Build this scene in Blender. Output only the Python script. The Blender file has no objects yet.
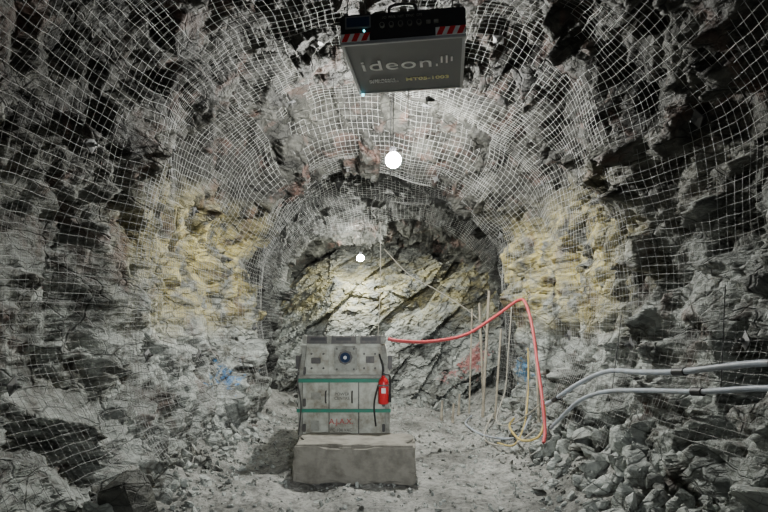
import bpy, bmesh, math, random
from mathutils import Vector, Matrix, noise, Euler
random.seed(7)
C = bpy.context.scene.collection
V = Vector

# ---------------------------------------------------------------- materials
def newmat(name):
    m = bpy.data.materials.new(name); m.use_nodes = True
    nt = m.node_tree; b = nt.nodes['Principled BSDF']
    return m, nt, b
def simple(name, col, rough=0.6, metal=0.0, var=0.25, scale=12.0, dirt=(0.12,0.11,0.10), bump=0.15):
    m, nt, b = newmat(name)
    tc = nt.nodes.new('ShaderNodeTexCoord')
    n = nt.nodes.new('ShaderNodeTexNoise'); n.inputs['Scale'].default_value = scale
    n.inputs['Detail'].default_value = 8; n.inputs['Roughness'].default_value = .65
    nt.links.new(tc.outputs['Object'], n.inputs['Vector'])
    r = nt.nodes.new('ShaderNodeValToRGB')
    r.color_ramp.elements[0].position = .42; r.color_ramp.elements[1].position = .72
    r.color_ramp.elements[0].color = (0,0,0,1); r.color_ramp.elements[1].color = (var*2,)*3+(1,)
    nt.links.new(n.outputs['Fac'], r.inputs['Fac'])
    mx = nt.nodes.new('ShaderNodeMix'); mx.data_type = 'RGBA'
    mx.inputs['A'].default_value = (*col,1); mx.inputs['B'].default_value = (*dirt,1)
    nt.links.new(r.outputs['Color'], mx.inputs['Factor'])
    nt.links.new(mx.outputs['Result'], b.inputs['Base Color'])
    b.inputs['Roughness'].default_value = rough; b.inputs['Metallic'].default_value = metal
    if bump:
        bp = nt.nodes.new('ShaderNodeBump'); bp.inputs['Strength'].default_value = bump
        bp.inputs['Distance'].default_value = .01
        nt.links.new(n.outputs['Fac'], bp.inputs['Height']); nt.links.new(bp.outputs['Normal'], b.inputs['Normal'])
    return m
def emis(name, col, s):
    m, nt, b = newmat(name)
    b.inputs['Emission Color'].default_value = (*col,1); b.inputs['Emission Strength'].default_value = s
    b.inputs['Base Color'].default_value = (*col,1)
    return m

def rockmat(name, kind='wall'):
    m, nt, b = newmat(name); N = nt.nodes; L = nt.links
    def math_(op, a, c=None, clamp=False):
        q = N.new('ShaderNodeMath'); q.operation = op; q.use_clamp = clamp
        for i, x in enumerate((a, c)):
            if x is None: continue
            if isinstance(x, (int, float)): q.inputs[i].default_value = x
            else: L.new(x, q.inputs[i])
        return q.outputs[0]
    def mix(f, a, c, blend='MIX'):
        q = N.new('ShaderNodeMix'); q.data_type = 'RGBA'; q.blend_type = blend
        if isinstance(f,(int,float)): q.inputs['Factor'].default_value = f
        else: L.new(f, q.inputs['Factor'])
        for k, x in (('A',a),('B',c)):
            if isinstance(x, tuple): q.inputs[k].default_value = (*x,1)
            else: L.new(x, q.inputs[k])
        return q.outputs['Result']
    def ramp(f, st):
        r = N.new('ShaderNodeValToRGB'); e = r.color_ramp.elements
        while len(e) < len(st): e.new(.5)
        for i,(p,c) in enumerate(st):
            e[i].position = p; e[i].color = (*(c if isinstance(c,tuple) else (c,c,c)),1)
        L.new(f, r.inputs['Fac']); return r.outputs['Color']
    geo = N.new('ShaderNodeNewGeometry'); pos = geo.outputs['Position']
    def nz(scale, detail=8, rough=.6, dist=0, vec=None):
        n = N.new('ShaderNodeTexNoise'); n.inputs['Scale'].default_value = scale
        n.inputs['Detail'].default_value = detail; n.inputs['Roughness'].default_value = rough
        n.inputs['Distortion'].default_value = dist
        L.new(vec or pos, n.inputs['Vector']); return n.outputs['Fac']
    sx = N.new('ShaderNodeSeparateXYZ'); L.new(pos, sx.inputs[0])
    mp = N.new('ShaderNodeMapping'); mp.inputs['Rotation'].default_value = (.5,.7,.3); mp.inputs['Scale'].default_value = (1,1,2.2)
    L.new(pos, mp.inputs['Vector'])
    wn = N.new('ShaderNodeTexNoise'); wn.inputs['Scale'].default_value = 2.5; wn.inputs['Detail'].default_value = 3
    L.new(pos, wn.inputs['Vector'])
    wv = N.new('ShaderNodeVectorMath'); wv.operation='MULTIPLY_ADD'; L.new(wn.outputs['Color'], wv.inputs[0]); wv.inputs[1].default_value=(.35,.35,.35); L.new(mp.outputs['Vector'], wv.inputs[2])
    def voro(scale, feat):
        v_ = N.new('ShaderNodeTexVoronoi'); v_.feature = feat; v_.inputs['Scale'].default_value = scale; L.new(wv.outputs[0], v_.inputs['Vector']); return v_
    n1 = nz(1.1, 7, .6, .5, mp.outputs['Vector']); n2 = nz(6, 7, .6, .2, mp.outputs['Vector']); n3 = nz(26, 5, .6)
    crack = None
    if kind == 'floor':
        base = ramp(n1, [(.3,(.15,.152,.14)),(.48,(.34,.342,.32)),(.68,(.55,.55,.52))])
        base = mix(.75, base, ramp(n2,[(.32,.3),(.5,.85),(.66,1.0)]), 'MULTIPLY')
        base = mix(.7, base, ramp(n3,[(.35,.22),(.5,.85),(.65,1.0)]), 'MULTIPLY')
    else:
        base = ramp(n1, [(.36,(.05,.051,.044)),(.50,(.125,.125,.108)),(.66,(.30,.30,.26))])
        base = mix(.6, base, ramp(n2,[(.35,.2),(.50,.75),(.64,1.0)]), 'MULTIPLY')
        base = mix(.35, base, ramp(n3,[(.35,.3),(.5,.9),(.7,1.0)]), 'MULTIPLY')
        low = N.new('ShaderNodeMapRange'); low.inputs['From Min'].default_value = 3.1; low.inputs['From Max'].default_value = 1.4
        L.new(sx.outputs['Z'], low.inputs['Value'])
        dm = math_('MULTIPLY', low.outputs[0], ramp(nz(2.2,9,.72,.5),[(.41,0),(.54,1)]))
        dm = math_('MULTIPLY', dm, .85 if kind!='back' else .7)
        if kind == 'dark': dm = math_('MULTIPLY', dm, .1)
        base = mix(dm, base, (.56,.60,.57))
        nsp = N.new('ShaderNodeSeparateXYZ'); L.new(geo.outputs['Normal'], nsp.inputs[0])
        up = math_('MULTIPLY', math_('SUBTRACT', nsp.outputs['Z'], .35, True), .8 if kind!='dark' else .2, True)
        base = mix(up, base, (.48,.50,.48))
    if kind in ('wall','back'):
        hz = ramp(math_('DIVIDE', sx.outputs['Z'], 5.0), [(.28,0),(.40,1),(.56,1),(.70,0)])
        if kind == 'wall':
            hz = math_('MULTIPLY', hz, ramp(math_('DIVIDE', sx.outputs['Y'], 16.0), [(.32,0),(.42,1),(.57,1),(.60,0)]))
            ax = math_('ABSOLUTE', sx.outputs['X'])
            hz = math_('MULTIPLY', hz, ramp(math_('DIVIDE', ax, 3.0), [(.45,0),(.62,1)]))
        st = math_('MULTIPLY', hz, ramp(nz(2.6,8,.68,.5), [(.41,0),(.58,.9 if kind=='wall' else .45)]))
        base = mix(st, base, (.62,.53,.20))
    if kind == 'wall':
        # shade of the upper tunnel painted into the rock colour, darker with height
        roof_shade = ramp(math_('DIVIDE', math_('ADD', sx.outputs['Z'], math_('MULTIPLY', math_('SUBTRACT', nz(.9,5), .5), 1.6)), 5.0), [(.56,1.0),(.74,.33)])
        base = mix(1.0, base, roof_shade, 'MULTIPLY')
        rst = ramp(nz(1.7,8,.6,1.0), [(.55,0),(.66,.6)])
        base = mix(rst, base, (.12,.06,.046))
        # shade of the hollow beyond the rib, painted dark around the inner arch
        rim_shade = ramp(math_('DIVIDE', math_('ADD', sx.outputs['Y'], math_('MULTIPLY', nz(1.2,4), .8)), 16.0), [(.596,0),(.606,.93),(.77,.93),(.85,0)])
        base = mix(rim_shade, base, (.012,.013,.012))
    if kind in ('wall','back','dark','rub'):
        cr = voro(1.5,'DISTANCE_TO_EDGE'); cr2 = voro(4.0,'DISTANCE_TO_EDGE')
        crack = math_('MULTIPLY', ramp(cr.outputs['Distance'],[(0,.0),(.025,1)]), ramp(cr2.outputs['Distance'],[(0,.5),(.035,1)]))
        base = mix(.5, base, crack, 'MULTIPLY')
        cc = voro(2.6,'F1'); sc_ = N.new('ShaderNodeSeparateXYZ'); L.new(cc.outputs['Color'], sc_.inputs[0])
        base = mix(.6 if kind!='rub' else .15, base, ramp(sc_.outputs['X'],[(.1,.2),(.4,.75),(.9,1)]), 'MULTIPLY')
    if kind in ('wall','back'):
        for (c, rad, col) in [((-2.2,8.0,.88),.22,(.02,.24,.60)),((-2.2,7.5,.95),.12,(.02,.28,.62)),((2.2,8.7,.95),.26,(.04,.24,.48)),
                              ((1.75,11.6,1.0),.40,(.50,.17,.16)),((-2.1,9.4,1.1),.18,(.05,.30,.55)),((1.35,11.8,.6),.2,(.5,.18,.18))]:
            d = N.new('ShaderNodeVectorMath'); d.operation='DISTANCE'; L.new(pos, d.inputs[0]); d.inputs[1].default_value = c
            f = math_('SUBTRACT', rad/.2, math_('DIVIDE', d.outputs['Value'], .2))
            f = math_('ADD', f, math_('MULTIPLY', math_('SUBTRACT', nz(9,4), .5), 6.0))
            f = math_('MULTIPLY', math_('MULTIPLY', f, 1.5, True), .7)
            base = mix(f, base, col)
    L.new(base, b.inputs['Base Color'])
    b.inputs['Roughness'].default_value = .82 if kind=='floor' else .62
    b.inputs['Specular IOR Level'].default_value = .4
    h = math_('ADD', math_('MULTIPLY', n2, 1.0), math_('MULTIPLY', n3, .25))
    vo = N.new('ShaderNodeTexVoronoi'); vo.inputs['Scale'].default_value = 7; L.new(wv.outputs[0], vo.inputs['Vector'])
    h = math_('ADD', h, math_('MULTIPLY', vo.outputs['Distance'], .6))
    if crack is not None: h = math_('ADD', h, math_('MULTIPLY', crack, .35))
    bp = N.new('ShaderNodeBump'); bp.inputs['Strength'].default_value = .85
    bp.inputs['Distance'].default_value = .065 if kind!='floor' else .045
    L.new(h, bp.inputs['Height']); L.new(bp.outputs['Normal'], b.inputs['Normal'])
    return m

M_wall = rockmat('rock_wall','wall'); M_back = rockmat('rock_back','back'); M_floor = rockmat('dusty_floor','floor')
M_rub = rockmat('rock_rubble','rub'); M_dark = rockmat('rock_dark','dark')
M_wire = simple('galvanised_wire',(.42,.43,.42),.55,.2,.4,2,(.10,.095,.09),0)
M_plate = simple('galvanised_plate',(.12,.125,.13),.55,.3,.4,20)
M_conc = simple('concrete',(.27,.26,.225),.9,0,.45,6,(.10,.09,.075),.8)
M_body = simple('worn_white_paint',(.56,.58,.51),.5,.1,.6,5,(.17,.145,.10),.15)
M_body2 = simple('grey_paint',(.34,.35,.31),.55,.1,.45,9,(.10,.085,.065),.15)
M_steel = simple('dark_steel',(.07,.07,.07),.5,.5,.3,14,(.16,.14,.12))
M_green = simple('green_tape',(.0,.22,.14),.5,0,.2,16)
M_red = simple('red_paint',(.75,.02,.03),.35,0,.05,16)
M_redhose = simple('red_hose',(.60,.09,.10),.5,0,.12,8,(.35,.12,.12))
M_redtxt = simple('red_lettering',(.5,.03,.03),.6,0,.2,16)
M_black = simple('black_plastic',(.012,.012,.014),.45,0,.1,10,(.05,.05,.05))
M_cable = simple('black_cable',(.008,.008,.008),.9,0,0,10,(.01,.01,.01),0)
M_pipe = simple('grey_poly_pipe',(.40,.45,.52),.45,0,.35,7,(.25,.24,.22))
M_yel = simple('yellow_hose',(.62,.48,.16),.6,0,.2,8)
M_wood = simple('weathered_wood',(.40,.36,.28),.8,0,.4,9)
M_white = simple('white_lettering',(.95,.95,.95),.5,0,0,9,(.8,.8,.8),0)
M_ylt = simple('yellow_lettering',(.9,.85,.45),.5,0,0,9,(.8,.75,.3),0)
M_devp = simple('brushed_panel',(.19,.195,.205),.6,0,.1,30,(.16,.16,.17),0)
M_devf = simple('aluminium_frame',(.42,.43,.45),.45,.4,.1,30,(.3,.3,.3),0)
M_glass = simple('gauge_glass',(.03,.05,.10),.1,0,0,9,(.03,.05,.1),0)
M_rope = simple('pale_rope',(.45,.43,.37),.8,0,.1,9)
M_lamp = emis('lamp_globe',(1.0,1.0,.94),2000)
M_lamp2 = emis('lamp_globe_small',(.98,1.0,.90),1400)
M_fill = emis('fill_globe',(.90,.96,1.0),90)
M_led = emis('cyan_led',(.2,.9,1.0),6)

# ---------------------------------------------------------------- helpers
def link(o, parent=None):
    C.objects.link(o)
    if parent: o.parent = parent
    return o
def empty(name, loc=(0,0,0), rot=(0,0,0)):
    e = bpy.data.objects.new(name, None); e.location = loc; e.rotation_euler = rot; e.empty_display_size=.1
    C.objects.link(e); return e
def meshobj(name, verts, faces, mat, parent=None, smooth=False):
    me = bpy.data.meshes.new(name); me.from_pydata(verts, [], faces); me.update()
    me.materials.append(mat)
    if smooth: me.polygons.foreach_set('use_smooth',[True]*len(me.polygons))
    return link(bpy.data.objects.new(name, me), parent)
def bmobj(name, bm, mat, parent=None, smooth=False):
    bmesh.ops.recalc_face_normals(bm, faces=bm.faces)
    me = bpy.data.meshes.new(name); bm.to_mesh(me); bm.free(); me.materials.append(mat)
    if smooth: me.polygons.foreach_set('use_smooth',[True]*len(me.polygons))
    return link(bpy.data.objects.new(name, me), parent)
def box(name, c, s, mat, parent=None, bev=.006, rot=(0,0,0)):
    bm = bmesh.new(); bmesh.ops.create_cube(bm, size=1)
    bmesh.ops.scale(bm, vec=s, verts=bm.verts)
    if bev: bmesh.ops.bevel(bm, geom=bm.edges[:], offset=min(bev,min(s)*.3), segments=2, affect='EDGES')
    bm.transform(Matrix.Translation(c) @ Euler(rot).to_matrix().to_4x4())
    return bmobj(name, bm, mat, parent)
def add_cyl(bm, p0, p1, r, r2=None, seg=16):
    p0=V(p0); p1=V(p1); d=p1-p0
    q = d.to_track_quat('Z','Y').to_matrix().to_4x4()
    bmesh.ops.create_cone(bm, cap_ends=True, segments=seg, radius1=r, radius2=r if r2 is None else r2, depth=d.length,
        matrix=Matrix.Translation((p0+p1)/2) @ q)
def cyl(name, p0, p1, r, mat, parent=None, r2=None, seg=20):
    bm = bmesh.new(); add_cyl(bm,p0,p1,r,r2,seg); return bmobj(name,bm,mat,parent)
def catmull(pts, n=8):
    P=[V(p) for p in pts]; P=[P[0]*2-P[1]]+P+[P[-1]*2-P[-2]]; out=[]
    for i in range(1,len(P)-2):
        a,b_,c,d=P[i-1:i+3]
        for k in range(n):
            t=k/n
            out.append(.5*((2*b_)+(c-a)*t+(2*a-5*b_+4*c-d)*t*t+(3*b_-a-3*c+d)*t**3))
    out.append(P[-2]); return out
def curveobj(name, lines, r, mat, parent=None, res=2):
    cu = bpy.data.curves.new(name,'CURVE'); cu.dimensions='3D'; cu.bevel_depth=r; cu.bevel_resolution=res; cu.use_fill_caps=True
    for ln in lines:
        s = cu.splines.new('POLY'); s.points.add(len(ln)-1)
        s.points.foreach_set('co',[c for p in ln for c in (p[0],p[1],p[2],1)])
    cu.materials.append(mat)
    return link(bpy.data.objects.new(name,cu),parent)
def tube(name, pts, r, mat, parent=None): return curveobj(name,[catmull(pts)],r,mat,parent,4)
def text(name, body, loc, rot, size, mat, parent=None, al='CENTER', ext=.002, off=0, sp=1.0):
    t = bpy.data.curves.new(name,'FONT'); t.body=body; t.size=size; t.align_x=al; t.align_y='CENTER'; t.extrude=ext; t.offset=off; t.space_character=sp
    t.materials.append(mat); o=bpy.data.objects.new(name,t); o.location=loc; o.rotation_euler=rot
    return link(o,parent)
def lerp(tab,y):
    if y<=tab[0][0]: return tab[0][1]
    for (a,va),(b,vb) in zip(tab,tab[1:]):
        if y<=b:
            t=(y-a)/(b-a); t=t*t*(3-2*t); return va+(vb-va)*t
    return tab[-1][1]

# ---------------------------------------------------------------- tunnel form
A_=[(-2,2.85),(4.0,2.85),(4.9,2.76),(5.3,2.62),(7.9,2.56),(8.5,2.26),(9.0,2.14),(9.3,2.16),(9.6,2.6),(11.5,2.6),(17,2.5)]
H_=[(-2,4.75),(4.5,4.75),(5.3,4.75),(7.6,4.8),(8.6,4.2),(9.2,4.1),(9.7,4.4),(11,4.2),(14,3.8),(17,3.6)]
F_=[(-2,.6),(4.8,.6),(5.4,.45),(7.9,.45),(8.6,.1),(9.3,.04),(9.7,.25),(17,.2)]
ZS=1.6; EX=.78
def raw(th,a,b):
    c=-math.cos(th); s=math.sin(th)
    return V((math.copysign(abs(c)**EX,c)*a, ZS+max(s,0)**EX*b))
tab=[]; acc=0; pv=None
for i in range(4001):
    th=math.pi*i/4000; q=raw(th,2.5,2.9)
    if pv is not None: acc+=(q-pv).length
    tab.append(acc); pv=q
ARC=acc; TOT=ARC+2*ZS
import bisect
def base_pt(s,y):
    a=lerp(A_,y); H=lerp(H_,y); f=lerp(F_,y)
    if s<ZS or s>TOT-ZS:
        sg=-1 if s<ZS else 1; z=s if s<ZS else TOT-s
        k=1-z/ZS; x=sg*(a-f*k**1.6); n=V((sg,0,-.15*k))
        return V((x,y,z)), n.normalized()
    i=min(max(bisect.bisect_left(tab,s-ZS),1),4000)
    fr=(s-ZS-tab[i-1])/(tab[i]-tab[i-1]+1e-9); th=math.pi*(i-1+fr)/4000
    q=raw(th,a,H-ZS); n=V((-math.cos(th)/a,0,math.sin(th)/(H-ZS)))
    return V((q[0],y,q[1])), n.normalized()
def low(p):
    return noise.noise(p*.55+V((3,1,7)))*.24+noise.noise(p*1.3)*.08
R1=Euler((.5,.7,.3)).to_matrix()
def facet(p,s,amp):
    q=R1@p; q=V((q.x*s,q.y*s,q.z*s*1.6))
    d,pts=noise.voronoi(q); c=pts[0]; h=noise.noise_vector(c*7.31+V((.5,.5,.5)))
    e=q-c
    return amp*(h.x*1.5+ (e.x*h.y+e.y*h.z+e.z*h.x)*2.6)
def rock(p):
    w=noise.noise_vector(p*2.2)*.10
    p=p+w
    return facet(p,1.0,.15)+facet(p,2.5,.10)+facet(p,6.5,.030)
def surf(s,y):
    p,n=base_pt(s,y); return p+n*(low(p)+rock(p)), n
def meshsurf(s,y,off=.10):
    p,n=base_pt(s,y); d=low(p)-off+noise.noise(p*1.7+V((9,9,9)))*.05
    return p,n,d

ys=[]; y=-2.0
while y<16.6:
    ys.append(y); y+= .12 if y<2 else (.032 if y<9.8 else .05)
NS=430
ss=[TOT*i/(NS-1)  for i in range(NS)]
grid=[[surf(s,y)[0] for s in ss] for y in ys]
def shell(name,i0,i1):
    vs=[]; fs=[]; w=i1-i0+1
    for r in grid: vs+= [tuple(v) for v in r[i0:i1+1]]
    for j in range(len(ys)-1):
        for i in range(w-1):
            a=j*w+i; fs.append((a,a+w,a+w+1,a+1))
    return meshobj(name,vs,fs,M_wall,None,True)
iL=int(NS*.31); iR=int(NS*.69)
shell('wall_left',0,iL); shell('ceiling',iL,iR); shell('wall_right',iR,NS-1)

vs=[];fs=[];nx=190;nzv=170
R2=Euler((.1,.85,.0)).to_matrix()
for j in range(nzv):
    for i in range(nx):
        u=i/(nx-1); v=j/(nzv-1); x=-3.2+6.4*u; z=-.2+4.8*v
        yb=11.6+max(z,0)*.95+.35*noise.noise(V((x*.5,z*.5,3)))+ (.0 if x<1.0 else -(x-1.0)*.5) + (.5*max(0,-x-1.2))
        p=V((x,yb,z)); q=R2@p; q=V((q.x*.6,q.y*.8,q.z*1.9)); d,pts=noise.voronoi(q); c=pts[0]; h=noise.noise_vector(c*5.7+V((.4,.2,.9)));e=q-c
        yb+=.65*h.x+.6*(e.x*h.y+e.z*h.z*.8)+facet(p,3,.07)+facet(p,9,.02)
        vs.append((x,yb,z))
for j in range(nzv-1):
    for i in range(nx-1):
        a=j*nx+i; fs.append((a,a+1,a+nx+1,a+nx))
meshobj('wall_back',vs,fs,M_back)

# floor
def floor_z(x,y):
    t=max(0,min(1,(abs(x+.05)-1.55)/.8)); berm=t*t*(3-2*t)
    b=berm*(.22 if x<0 else .28)*(1+.6*noise.noise(V((x*1.3,y*1.3,5))))
    rut=-.045*math.exp(-((abs(x-.2)-.85)/.16)**2)
    p=V((x,y,0))
    return b+rut+.045*noise.noise(p*1.1)+.04*noise.noise(p*4)+.022*noise.noise(p*11)
vs=[];fs=[];nx=230
fy=[-2+.12*i for i in range(34)]+[2.08+.035*i for i in range(240)]+[10.5+.06*i for i in range(80)]
for yv in fy:
    for i in range(nx):
        x=-3.2+6.4*i/(nx-1); vs.append((x,yv,floor_z(x,yv)))
for j in range(len(fy)-1):
    for i in range(nx-1):
        a=j*nx+i; fs.append((a,a+1,a+nx+1,a+nx))
meshobj('floor',vs,fs,M_floor)

# ---------------------------------------------------------------- wire mesh + rock bolts
bolts=[]
rng=random.Random(3)
yb=2.9
while yb<9.0:
    s=.9+rng.random()*.5
    while s<TOT-.6:
        bolts.append((s+rng.uniform(-.25,.25), yb+rng.uniform(-.3,.3))); s+=1.9
    yb+=1.45
def mesh_pt(s,y,off=.10):
    p,n,d=meshsurf(s,y,off)
    w=0
    for (bs,by) in bolts:
        dd=(bs-s)**2+(by-y)**2
        if dd<.4: w=max(w,math.exp(-dd/.05))
    d+=w*.06
    return p+n*d
lines=[]
GS=.078
def sheet(s0,s1,y0,y1,off,js=0):
    S=[s0+GS*i for i in range(int((s1-s0)/GS)+1)]; Y=[y0+GS*i for i in range(int((y1-y0)/GS)+1)]
    G=[]
    for yy in Y:
        G.append([mesh_pt(s+.04*noise.noise(V((s*.8,yy*.8,js)))+.016*noise.noise(V((s*4,yy*4,js))), yy+.05*noise.noise(V((s*.9,yy*.9,js+5)))+.016*noise.noise(V((s*4,yy*4,js+9))),off) for s in S])
    for r in G: lines.append(r)
    for i in range(len(S)): lines.append([r[i] for r in G])
sheet(.25,TOT*.36,1.2,5.6,.15,1)
sheet(.30,TOT*.36,5.35,9.3,.15,2)
sheet(TOT*.345,TOT*.66,1.2,5.5,.08,3)
sheet(TOT*.345,TOT*.66,5.3,9.35,.05,4)
sheet(TOT*.64,TOT-.75,1.2,5.6,.15,5)
sheet(TOT*.64,TOT-.45,5.35,9.3,.15,6)
sheet(.4,TOT-.4,9.6,12.6,.09,7)
curveobj('wire_mesh',lines,.0019,M_wire,None,0)

bm=bmesh.new()
for (bs,by) in bolts:
    p,n=base_pt(bs,by); q=mesh_pt(bs,by,.15); nin=-n
    nin=(nin+V((rng.uniform(-.25,.25),rng.uniform(-.25,.25),rng.uniform(-.25,.25)))).normalized()
    q=q+nin*.012
    rot=nin.to_track_quat('Z','Y').to_matrix().to_4x4()@Matrix.Rotation(math.pi/4+rng.uniform(-.25,.25),4,'Z')
    T=Matrix.Translation(q)@rot
    h=.055
    ring=[(-h,-h,0),(h,-h,0),(h,h,0),(-h,h,0)]
    outer=[bm.verts.new(T@V(r)) for r in ring]
    outer2=[bm.verts.new(T@V((r[0],r[1],-.008))) for r in ring]
    inner=[bm.verts.new(T@V((r[0]*.4,r[1]*.4,.012))) for r in ring]
    for i in range(4):
        j=(i+1)%4
        bm.faces.new((outer[i],outer[j],inner[j],inner[i])); bm.faces.new((outer2[i],outer2[j],outer[j],outer[i]))
    bm.faces.new(inner); bm.faces.new(outer2[::-1])
    add_cyl(bm,q,q+nin*.035,.022,seg=6); add_cyl(bm,q-nin*.16,q+nin*.06,.010,seg=8)
bmobj('rock_bolts',bm,M_plate)

# ---------------------------------------------------------------- rubble
def hull(seed,n=13):
    r=random.Random(seed); bm=bmesh.new()
    for _ in range(n):
        v=V((r.gauss(0,1),r.gauss(0,1),r.gauss(0,1))).normalized()*r.uniform(.8,1.05)
        bm.verts.new((v.x,v.y*.85,v.z*.62))
    bmesh.ops.convex_hull(bm,input=bm.verts)
    bmesh.ops.bevel(bm,geom=bm.edges[:],offset=.05,segments=1,affect='EDGES')
    bm.verts.ensure_lookup_table(); bm.verts.index_update()
    o=([v.co.copy() for v in bm.verts],[[v.index for v in f.verts] for f in bm.faces]); bm.free(); return o
HU=[hull(i) for i in range(14)]
def rubble(name,items,mat):
    vs=[];fs=[]
    for (p,s) in items:
        hv,hf=rng.choice(HU); R=Euler((rng.uniform(0,6),rng.uniform(0,6),rng.uniform(0,6))).to_matrix(); o=len(vs)
        sc=V((s*rng.uniform(.8,1.3),s*rng.uniform(.7,1.2),s*rng.uniform(.6,1)))
        for v in hv:
            w=R@V((v.x*sc.x,v.y*sc.y,v.z*sc.z)); vs.append((p[0]+w.x,p[1]+w.y,p[2]+w.z))
        for f in hf: fs.append([o+k for k in f])
    return meshobj(name,vs,fs,mat)
def pile(x0,x1,y0,y1,n,smin,smax,pw=3,hh=.0):
    out=[]
    for _ in range(n):
        t=rng.random()**.6; x=x0+(x1-x0)*t; yv=rng.uniform(y0,y1); s=smin+(smax-smin)*rng.random()**pw*(.3+.7*t)
        out.append(((x,yv,floor_z(x,yv)+s*.15+hh*t*t*rng.random()),s))
    return out
rubble('rock_rubble',pile(-1.35,-2.3,3.2,9.6,900,.010,.12,4,.12)+pile(-1.7,-2.3,3.5,8,60,.07,.18,1.5,.1),M_rub)
rubble('rock_rubble',pile(1.3,2.4,3.2,9.6,1000,.010,.13,4,.22)+pile(1.5,2.45,3.4,7,130,.06,.27,1.6,.38),M_rub)
rubble('rock_rubble',[((rng.uniform(-2.1,2.1),yv,floor_z(0,yv)+.03),rng.uniform(.02,.16)) for yv in [rng.uniform(10.5,11.9) for _ in range(220)]],M_rub)
rubble('floor_gravel',[((x,yv,floor_z(x,yv)+.002),.006+.05*rng.random()**4) for x,yv in [(rng.uniform(-2,2),3+8*rng.random()**1.3) for _ in range(5200)]],M_rub)
bv=[(-.16,-.14,-.05),(.15,-.16,-.05),(.20,.12,-.05),(-.14,.18,-.05),(-.20,-.1,.22),(.02,-.15,.30),(.17,.02,.26),(-.1,.16,.33),(.05,.12,.34)]
bm=bmesh.new()
for q in bv: bm.verts.new(q)
bmesh.ops.convex_hull(bm,input=bm.verts); bmesh.ops.bevel(bm,geom=bm.edges[:],offset=.012,segments=2,affect='EDGES')
o=bmobj('boulder',bm,M_dark); o.location=(-1.98,4.3,floor_z(-1.98,4.3)+.04)

# ---------------------------------------------------------------- concrete block
bm=bmesh.new(); bmesh.ops.create_cube(bm,size=1); bmesh.ops.scale(bm,vec=(1.27,.67,.41),verts=bm.verts)
bmesh.ops.bevel(bm,geom=bm.edges[:],offset=.02,segments=2,affect='EDGES')
bmesh.ops.subdivide_edges(bm,edges=bm.edges[:],cuts=14,use_grid_fill=True)
for v in bm.verts:
    p=v.co; n=p.normalized()
    k=noise.noise(p*3)*.016+noise.noise(p*9)*.014+noise.noise(p*25)*.006
    edge=(abs(p.x)>.6)+(abs(p.y)>.3)+(abs(p.z)>.18)
    if edge>=2: k-= max(0,noise.noise(p*6+V((4,4,4))))*.11
    v.co=p+n*k
block=bmobj('concrete_block',bm,M_conc); block.location=(-.305,6.06,.20); block.rotation_euler=(0,.008,-.01)

# ---------------------------------------------------------------- equipment cabinet
cab=empty('mine_equipment_cabinet',(-.475,6.6,0))
def poly_ext(name,poly,y0,y1,mat,parent,bev=.012):
    bm=bmesh.new(); a=[bm.verts.new((x,y0,z)) for x,z in poly]; b=[bm.verts.new((x,y1,z)) for x,z in poly]
    bm.faces.new(a); bm.faces.new(b[::-1])
    for i in range(len(poly)):
        j=(i+1)%len(poly); bm.faces.new((a[i],b[i],b[j],a[j]))
    if bev: bmesh.ops.bevel(bm,geom=bm.edges[:],offset=bev,segments=2,affect='EDGES')
    return bmobj(name,bm,mat,parent)
poly_ext('body',[(-.55,.14),(.55,.14),(.545,.95),(.50,1.36),(.44,1.42),(-.44,1.42),(-.50,1.36),(-.545,.95)],0,1.5,M_body,cab)
for i,x in enumerate((-.42,.42)): box(f'skid_{i}',(x,.75,.07),(.14,1.7,.14),M_steel,cab)
box('front_sill',(0,-.03,.19),(1.16,.10,.12),M_body2,cab)
box('top_plate',(0,.7,1.445),(.98,1.5,.04),M_steel,cab)
box('top_front_beam',(0,-.02,1.465),(.97,.07,.09),M_steel,cab)
for i,x in enumerate((-.46,-.17,.17,.46)): box(f'lifting_lug_{i}',(x,-.03,1.47),(.05,.10,.10),M_body2,cab)
for i,x in enumerate((-.30,.0,.30)): box(f'top_recess_{i}',(x,-.058,1.475),(.18,.01,.035),M_black,cab,.002)
for i,sg in enumerate((-1,1)):
    box(f'corner_post_{i}',(sg*.515,-.02,.62),(.05,.07,.86),M_body2,cab)
    box(f'upper_post_{i}',(sg*.485,-.02,1.22),(.05,.07,.36),M_body2,cab,.006,(0,-sg*.09,0))
    box(f'side_bracket_{i}',(sg*.545,-.02,1.20),(.05,.06,.16),M_steel,cab)
    for j,z in enumerate((.42,.72,1.10)):
        box(f'hinge_{i}_{j}',(sg*.47,-.025,z),(.035,.05,.09),M_steel,cab)
box('upper_left_panel',(-.31,-.015,1.22),(.26,.04,.30),M_body,cab,.01)
box('upper_right_panel',(.30,-.015,1.22),(.24,.04,.30),M_body,cab,.01)
box('gauge_housing',(.02,-.03,1.24),(.27,.07,.30),M_body2,cab,.02)
cyl('gauge_ring',(.02,-.06,1.26),(.02,-.10,1.26),.085,M_steel,cab,seg=8)
cyl('gauge_face',(.02,-.10,1.26),(.02,-.106,1.26),.06,M_glass,cab)
cyl('gauge_hub',(.02,-.106,1.26),(.02,-.125,1.26),.02,M_devf,cab)
for i,(x,z) in enumerate(((-.38,1.30),(-.24,1.30),(-.38,1.13),(-.24,1.13),(.24,1.3),(.37,1.3),(.24,1.13),(.37,1.13),(-.08,1.36),(.12,1.36),(-.08,1.12),(.12,1.12))):
    cyl(f'bolt_{i}',(x,-.03,z),(x,-.075,z),.012,M_steel,cab,seg=6)
box('latch_plate',(-.33,-.05,1.22),(.11,.03,.07),M_steel,cab)
box('warning_plate',(.31,-.04,1.23),(.10,.012,.08),M_steel,cab,.002)
box('door_left',(-.315,-.02,.62),(.27,.045,.72),M_body,cab,.01)
box('door_centre',(.0,-.025,.62),(.34,.05,.74),M_body,cab,.01)
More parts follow.
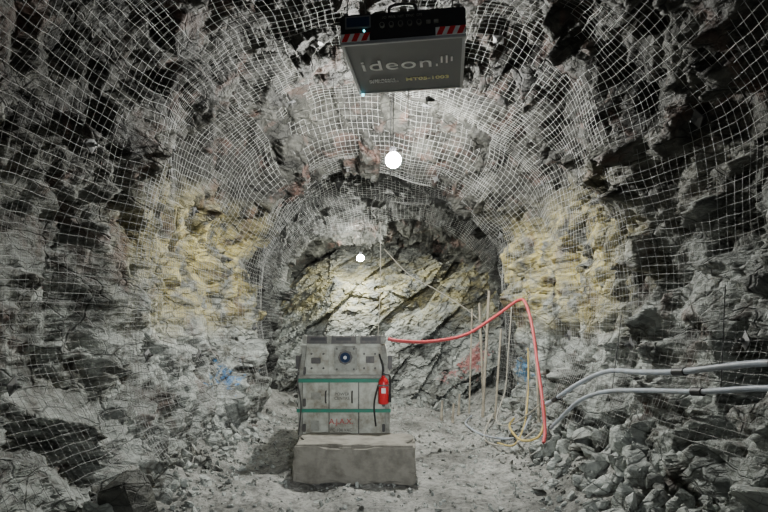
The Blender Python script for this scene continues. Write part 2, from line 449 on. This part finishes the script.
box('door_right',(.315,-.02,.62),(.27,.045,.72),M_body,cab,.01)
for i,x in enumerate((-.175,.175)): box(f'door_seam_{i}',(x,-.02,.62),(.012,.03,.74),M_black,cab,.001)
box('mid_rail',(0,-.035,1.03),(1.05,.06,.04),M_body2,cab)
box('green_stripe_upper',(0,-.055,.985),(1.10,.03,.045),M_green,cab,.003)
box('green_stripe_lower',(0,-.055,.63),(1.11,.03,.04),M_green,cab,.003)
box('green_side_stripe',(-.551,.75,.63),(.01,1.4,.04),M_green,cab,.002)
for i,x in enumerate((-.21,.1)):
    tube(f'door_handle_{i}',[(x,-.04,.86),(x,-.09,.84),(x,-.09,.74),(x,-.04,.72)],.009,M_steel,cab)
box('label_plate',(-.02,-.055,.80),(.22,.008,.10),M_body,cab,.001)
text('label_text','POWER\nCENTRE',(-.02,-.062,.80),(math.pi/2,0,0),.05,M_steel,cab)
text('fleet_text','A.J.A.X.',(-.03,-.056,.50),(math.pi/2,0,0),.09,M_redtxt,cab)
text('serial_text','PC 104 VAC',(-.03,-.056,.40),(math.pi/2,0,0),.05,M_steel,cab)
box('stencil_left',(-.33,-.045,.80),(.12,.006,.08),M_body2,cab,.001)
box('stencil_left_low',(-.34,-.045,.45),(.10,.006,.12),M_body2,cab,.001)
tube('front_cable',[(.42,-.06,1.30),(.47,-.10,1.1),(.40,-.10,.9),(.36,-.09,.7),(.38,-.08,.45)],.010,M_black,cab)
tube('left_cable',[(-.50,-.06,1.30),(-.54,-.09,1.0),(-.50,-.08,.7),(-.53,-.08,.35)],.008,M_steel,cab)

fx=empty('fire_extinguisher',(-.005,6.48,.72))
bm=bmesh.new()
prof=[(0,0),(.05,0),(.06,.012),(.06,.25),(.052,.28),(.03,.305),(.018,.315),(.018,.33),(0,.33)]
rings=[]
for r,z in prof[1:-1]: rings.append([bm.verts.new((r*math.cos(k*math.tau/24),r*math.sin(k*math.tau/24),z)) for k in range(24)])
for a,b in zip(rings,rings[1:]):
    for k in range(24): bm.faces.new((a[k],a[(k+1)%24],b[(k+1)%24],b[k]))
bm.faces.new(rings[0][::-1]); bm.faces.new(rings[-1])
bmobj('cylinder',bm,M_red,fx,True)
box('valve',(0,0,.345),(.03,.03,.03),M_black,fx); box('lever',(0,-.03,.372),(.02,.10,.012),M_black,fx,.003,(.2,0,0)); box('handle',(0,-.03,.345),(.02,.09,.012),M_black,fx,.003)
tube('hose',[(.015,0,.345),(.07,-.01,.33),(.078,-.01,.22),(.075,-.01,.10)],.009,M_black,fx)
cyl('nozzle',(.075,-.01,.11),(.073,-.01,.02),.012,M_black,fx,r2=.018)
box('label',(0,-.0575,.16),(.05,.01,.06),M_white,fx,.002)
box('strap',(0,0,.22),(.128,.126,.02),M_steel,fx,.004); box('bracket',(0,.075,.15),(.05,.04,.28),M_steel,fx,.003)

# ---------------------------------------------------------------- suspended instrument
dv=empty('suspended_instrument',(.165,4.0,3.53),(0,-.02,math.radians(-6.5)))
W,D,Hh=.82,.80,.18
box('housing',(0,0,Hh/2),(W,D,Hh),M_black,dv,.01)
box('bottom_panel',(0,0,-.004),(W-.03,D-.03,.012),M_devp,dv,.003)
for n_,c,s in (('frame_near',(0,-D/2+.012,-.006),(W,.022,.022)),('frame_far',(0,D/2-.012,-.006),(W,.022,.022)),
               ('frame_left',(-W/2+.012,0,-.006),(.022,D,.022)),('frame_right',(W/2-.012,0,-.006),(.022,D,.022))):
    box(n_,c,s,M_devf,dv,.003)
RT=(math.pi,0,0)
text('logo_text','ideon',(-.07,-.06,-.012),RT,.215,M_white,dv,sp=1.08)
for i,(x,hh) in enumerate(((.215,.03),(.25,.09),(.285,.11),(.32,.06))):
    box(f'logo_bar_{i}',(x,-.09-(0 if i else -.075),-.012),(.013,hh,.004),M_white,dv,0)
text('caption_text','SUBSURFACE\nINTELLIGENCE',(-.30,.19,-.012),RT,.034,M_white,dv,'LEFT')
text('serial_text','MT05-1003',(.14,.19,-.012),RT,.07,M_ylt,dv,off=.001)
F=-D/2
for i,x in enumerate((-.13,-.07,-.01,.05,.11)):
    cyl(f'connector_{i}',(x,F,.09),(x,F-.02,.09),.016,M_body2,dv,seg=16)
    cyl(f'connector_core_{i}',(x,F-.02,.09),(x,F-.023,.09),.012,M_black,dv,seg=12)
for i,x in enumerate((.17,.22)): box(f'switch_{i}',(x,F-.008,.09),(.03,.016,.02),M_body2,dv,.002)
box('display_bezel',(-.29,F-.003,.125),(.17,.008,.08),M_devp,dv,.002)
box('display_panel',(-.29,F-.006,.125),(.15,.008,.06),M_glass,dv,.002)
text('panel_text','I/O  PWR  NET  SYNC  GPS',(0,F-.006,.14),(math.pi/2,0,0),.022,M_body2,dv)
cyl('status_led',(-.25,F-.002,.065),(-.25,F-.008,.065),.006,M_led,dv)
for sgn in (-1,1):
    x0=sgn*.31
    box(f'hazard_base_{sgn}',(x0,F-.004,.025),(.19,.008,.05),M_white,dv,0)
    for k in range(3):
        x=x0-.06+k*.065
        bmx=bmesh.new(); pts=[(x-.03,0),(x+.006,0),(x+.03,.05),(x-.006,.05)]
        f=[bmx.verts.new((a,F-.010,b)) for a,b in pts]; bmx.faces.new(f)
        g=bmesh.ops.extrude_face_region(bmx,geom=bmx.faces[:]); bmesh.ops.translate(bmx,vec=(0,.004,0),verts=[e for e in g['geom'] if isinstance(e,bmesh.types.BMVert)])
        bmobj(f'hazard_stripe_{sgn}_{k}',bmx,M_red,dv)
tube('carry_handle',[(-.09,F+.04,Hh),(-.08,F+.04,Hh+.05),(.0,F+.04,Hh+.065),(.08,F+.04,Hh+.05),(.09,F+.04,Hh)],.010,M_steel,dv)
for i,(sx_,sy) in enumerate(((-1,-1),(1,-1),(1,1),(-1,1))):
    cyl(f'suspension_cable_{i}',(sx_*(W/2-.04),sy*(D/2-.04),Hh-.01),(sx_*.30,sy*.30,1.25),.004,M_steel,dv,seg=8)
    cyl(f'eye_bolt_{i}',(sx_*(W/2-.04),sy*(D/2-.04),Hh-.01),(sx_*(W/2-.04),sy*(D/2-.04),Hh+.03),.012,M_plate,dv,seg=10)
tube('antenna_lead',[(-.02,D/2-.02,0),(-.02,D/2-.01,-.10),(-.02,D/2-.01,-.30)],.003,M_steel,dv)
bm=bmesh.new(); bmesh.ops.create_uvsphere(bm,u_segments=12,v_segments=8,radius=.012,matrix=Matrix.Translation((-W/2+.03,D/2-.01,-.025))); bmobj('cyan_indicator',bm,M_led,dv)

# ---------------------------------------------------------------- lamps
def lamp(loc,r,mat,ztop):
    e=empty('ceiling_lamp',loc)
    bm=bmesh.new(); bmesh.ops.create_uvsphere(bm,u_segments=14,v_segments=9,radius=r); bmobj('globe',bm,mat,e,True)
    cyl('socket',(0,0,r*.9),(0,0,r*.9+.07),r*.42,M_black,e); cyl('cord',(0,0,r*.9+.07),(0,0,ztop-loc[2]),.006,M_cable,e,seg=8)
    return e
lamp((.12,7.2,3.775),.10,M_lamp,4.9)
lamp((-.55,12.9,3.14),.08,M_lamp2,4.0)
lamp((.3,-1.0,3.6),.09,M_fill,4.9)  # unseen globe added behind the camera for soft fill on the near walls
# unseen spot on a stand, added behind the camera as fill for the cabinet front
wl=empty('fill_light',(.55,-.9,1.95))
box('head',(0,-.06,0),(.34,.08,.24),M_steel,wl)
cyl('mast',(0,-.06,-.1),(0,-.06,-1.93),.018,M_steel,wl)
for k in range(3):
    a=k*math.tau/3; cyl(f'leg_{k}',(0,-.06,-1.3),(.45*math.cos(a),-.06+.45*math.sin(a),-1.94),.014,M_steel,wl)
sd=bpy.data.lights.new('beam','SPOT'); sd.energy=950; sd.spot_size=math.radians(50); sd.spot_blend=1.0; sd.shadow_soft_size=.12; sd.color=(.96,.99,1)
so=bpy.data.objects.new('beam',sd); link(so,wl); so.rotation_euler=V((-.75,7.6,-1.25)).to_track_quat('-Z','Y').to_euler()
tube('power_cable',[(.3,-1.2,4.65),(.3,2,4.6),(.35,4.6,4.55),(.12,7.2,4.65),(.10,8.3,4.3),(.10,9.0,4.05),(-.2,10.8,4.05),(-.55,12.9,3.6)],.006,M_cable)
tube('hanging_rope',[(-.07,11.0,3.6),(-.075,11.0,2.4),(-.12,11.0,1.35),(-.14,11.05,.7)],.008,M_rope)
tube('blasting_cable',[(.0,10.9,3.1),(.5,11.0,2.6),(1.1,10.9,2.25),(1.75,10.5,1.75),(1.95,10.2,1.3)],.009,M_rope)

# ---------------------------------------------------------------- services on the right
tube('red_air_hose',[(.05,6.75,1.47),(.22,6.8,1.44),(.60,7.2,1.42),(1.10,7.5,1.50),(1.55,7.8,1.74),(1.92,7.95,1.98),(2.02,7.9,1.93),(2.06,7.7,1.6),(2.05,7.4,1.1),(2.0,7.0,.68),(1.96,6.75,.36),(1.9,6.6,.24)],.021,M_redhose)
tube('yellow_hose',[(2.02,7.2,.85),(2.03,7.0,.55),(1.93,6.8,.32),(1.80,6.75,.24),(1.70,7.0,.2),(1.72,7.6,.24),(1.85,7.9,.3)],.015,M_yel)
pp=empty('service_pipes',(0,0,0))
tube('pipe_upper',[(2.5,1.0,1.62),(2.48,2.6,1.5),(2.45,3.6,1.42),(2.30,4.3,1.30),(2.26,4.9,1.24),(2.22,5.5,1.19),(2.12,6.0,1.02),(2.04,6.6,.76),(2.02,6.9,.66)],.024,M_pipe,pp)
tube('pipe_lower',[(2.5,1.0,1.50),(2.46,2.6,1.36),(2.42,3.5,1.27),(2.32,4.1,1.17),(2.22,4.8,1.09),(2.15,5.4,1.0),(2.08,5.9,.84),(2.03,6.4,.56),(2.02,6.7,.40)],.021,M_pipe,pp)
for i,(a,b) in enumerate((((2.465,3.3,1.445),(2.45,3.5,1.43)),((2.31,4.25,1.305),(2.29,4.38,1.29)),((2.05,6.52,.79),(2.035,6.65,.74)),((2.33,4.05,1.175),(2.31,4.15,1.165)))):
    cyl(f'coupling_{i}',a,b,.032,M_black,pp)
for i,(a,b) in enumerate((((2.40,3.9,1.95),(2.38,3.92,1.20)),((2.27,5.3,1.75),(2.2,5.35,1.02)))):
    cyl(f'hanger_wire_{i}',a,b,.004,M_plate,pp,seg=6)
for a,b,r in (((1.80,9.5,2.2),(1.66,9.35,.03),.024),((1.70,9.9,2.0),(1.75,9.7,.03),.020),((2.08,7.6,1.4),(2.02,7.2,.25),.020),
              ((1.62,10.2,1.9),(1.52,9.9,.03),.016),((1.92,9.1,1.55),(1.80,9.0,.08),.017),((2.10,8.0,1.25),(1.90,7.5,.12),.014)):
    cyl('timber_pole',a,b,r,M_wood,seg=12)
for x,yv,h in ((.98,9.5,.32),(1.15,9.3,.30),(1.33,9.9,.38)):
    cyl('marker_stake',(x,yv,-.02),(x+.02,yv,h),.024,M_wood,r2=.018,seg=8)
tube('grey_ground_cable',[(1.96,7.4,.42),(1.75,7.3,.16),(1.45,7.9,.05),(1.3,8.8,.05),(1.5,9.5,.06)],.015,M_pipe)
tube('grey_ground_cable',[(1.9,6.9,.34),(1.6,7.0,.12),(1.4,7.6,.04),(1.55,8.4,.07),(1.75,8.9,.2)],.012,M_rope)
tube('grey_ground_cable',[(1.98,8.6,1.9),(1.95,8.7,1.2),(1.9,8.7,.6),(1.7,8.4,.2),(1.75,7.8,.22),(1.95,7.3,.5),(2.03,6.9,.75)],.010,M_rope)
tube('yellow_hose',[(2.05,7.9,1.3),(2.03,7.8,.8),(1.92,7.5,.4),(1.78,7.2,.22),(1.6,6.9,.14),(1.5,7.3,.08)],.010,M_yel)

# ---------------------------------------------------------------- world + camera
w=bpy.data.worlds.new('World'); bpy.context.scene.world=w; w.use_nodes=True
w.node_tree.nodes['Background'].inputs[0].default_value=(.75,.85,.9,1); w.node_tree.nodes['Background'].inputs[1].default_value=.03
cd=bpy.data.cameras.new('camera'); cd.lens=26.0; cd.sensor_width=36; cd.shift_y=.0833; cd.clip_start=.05
co=bpy.data.objects.new('camera',cd); co.location=(0,0,1.7); co.rotation_euler=(math.pi/2,0,0); C.objects.link(co)
bpy.context.scene.camera=co
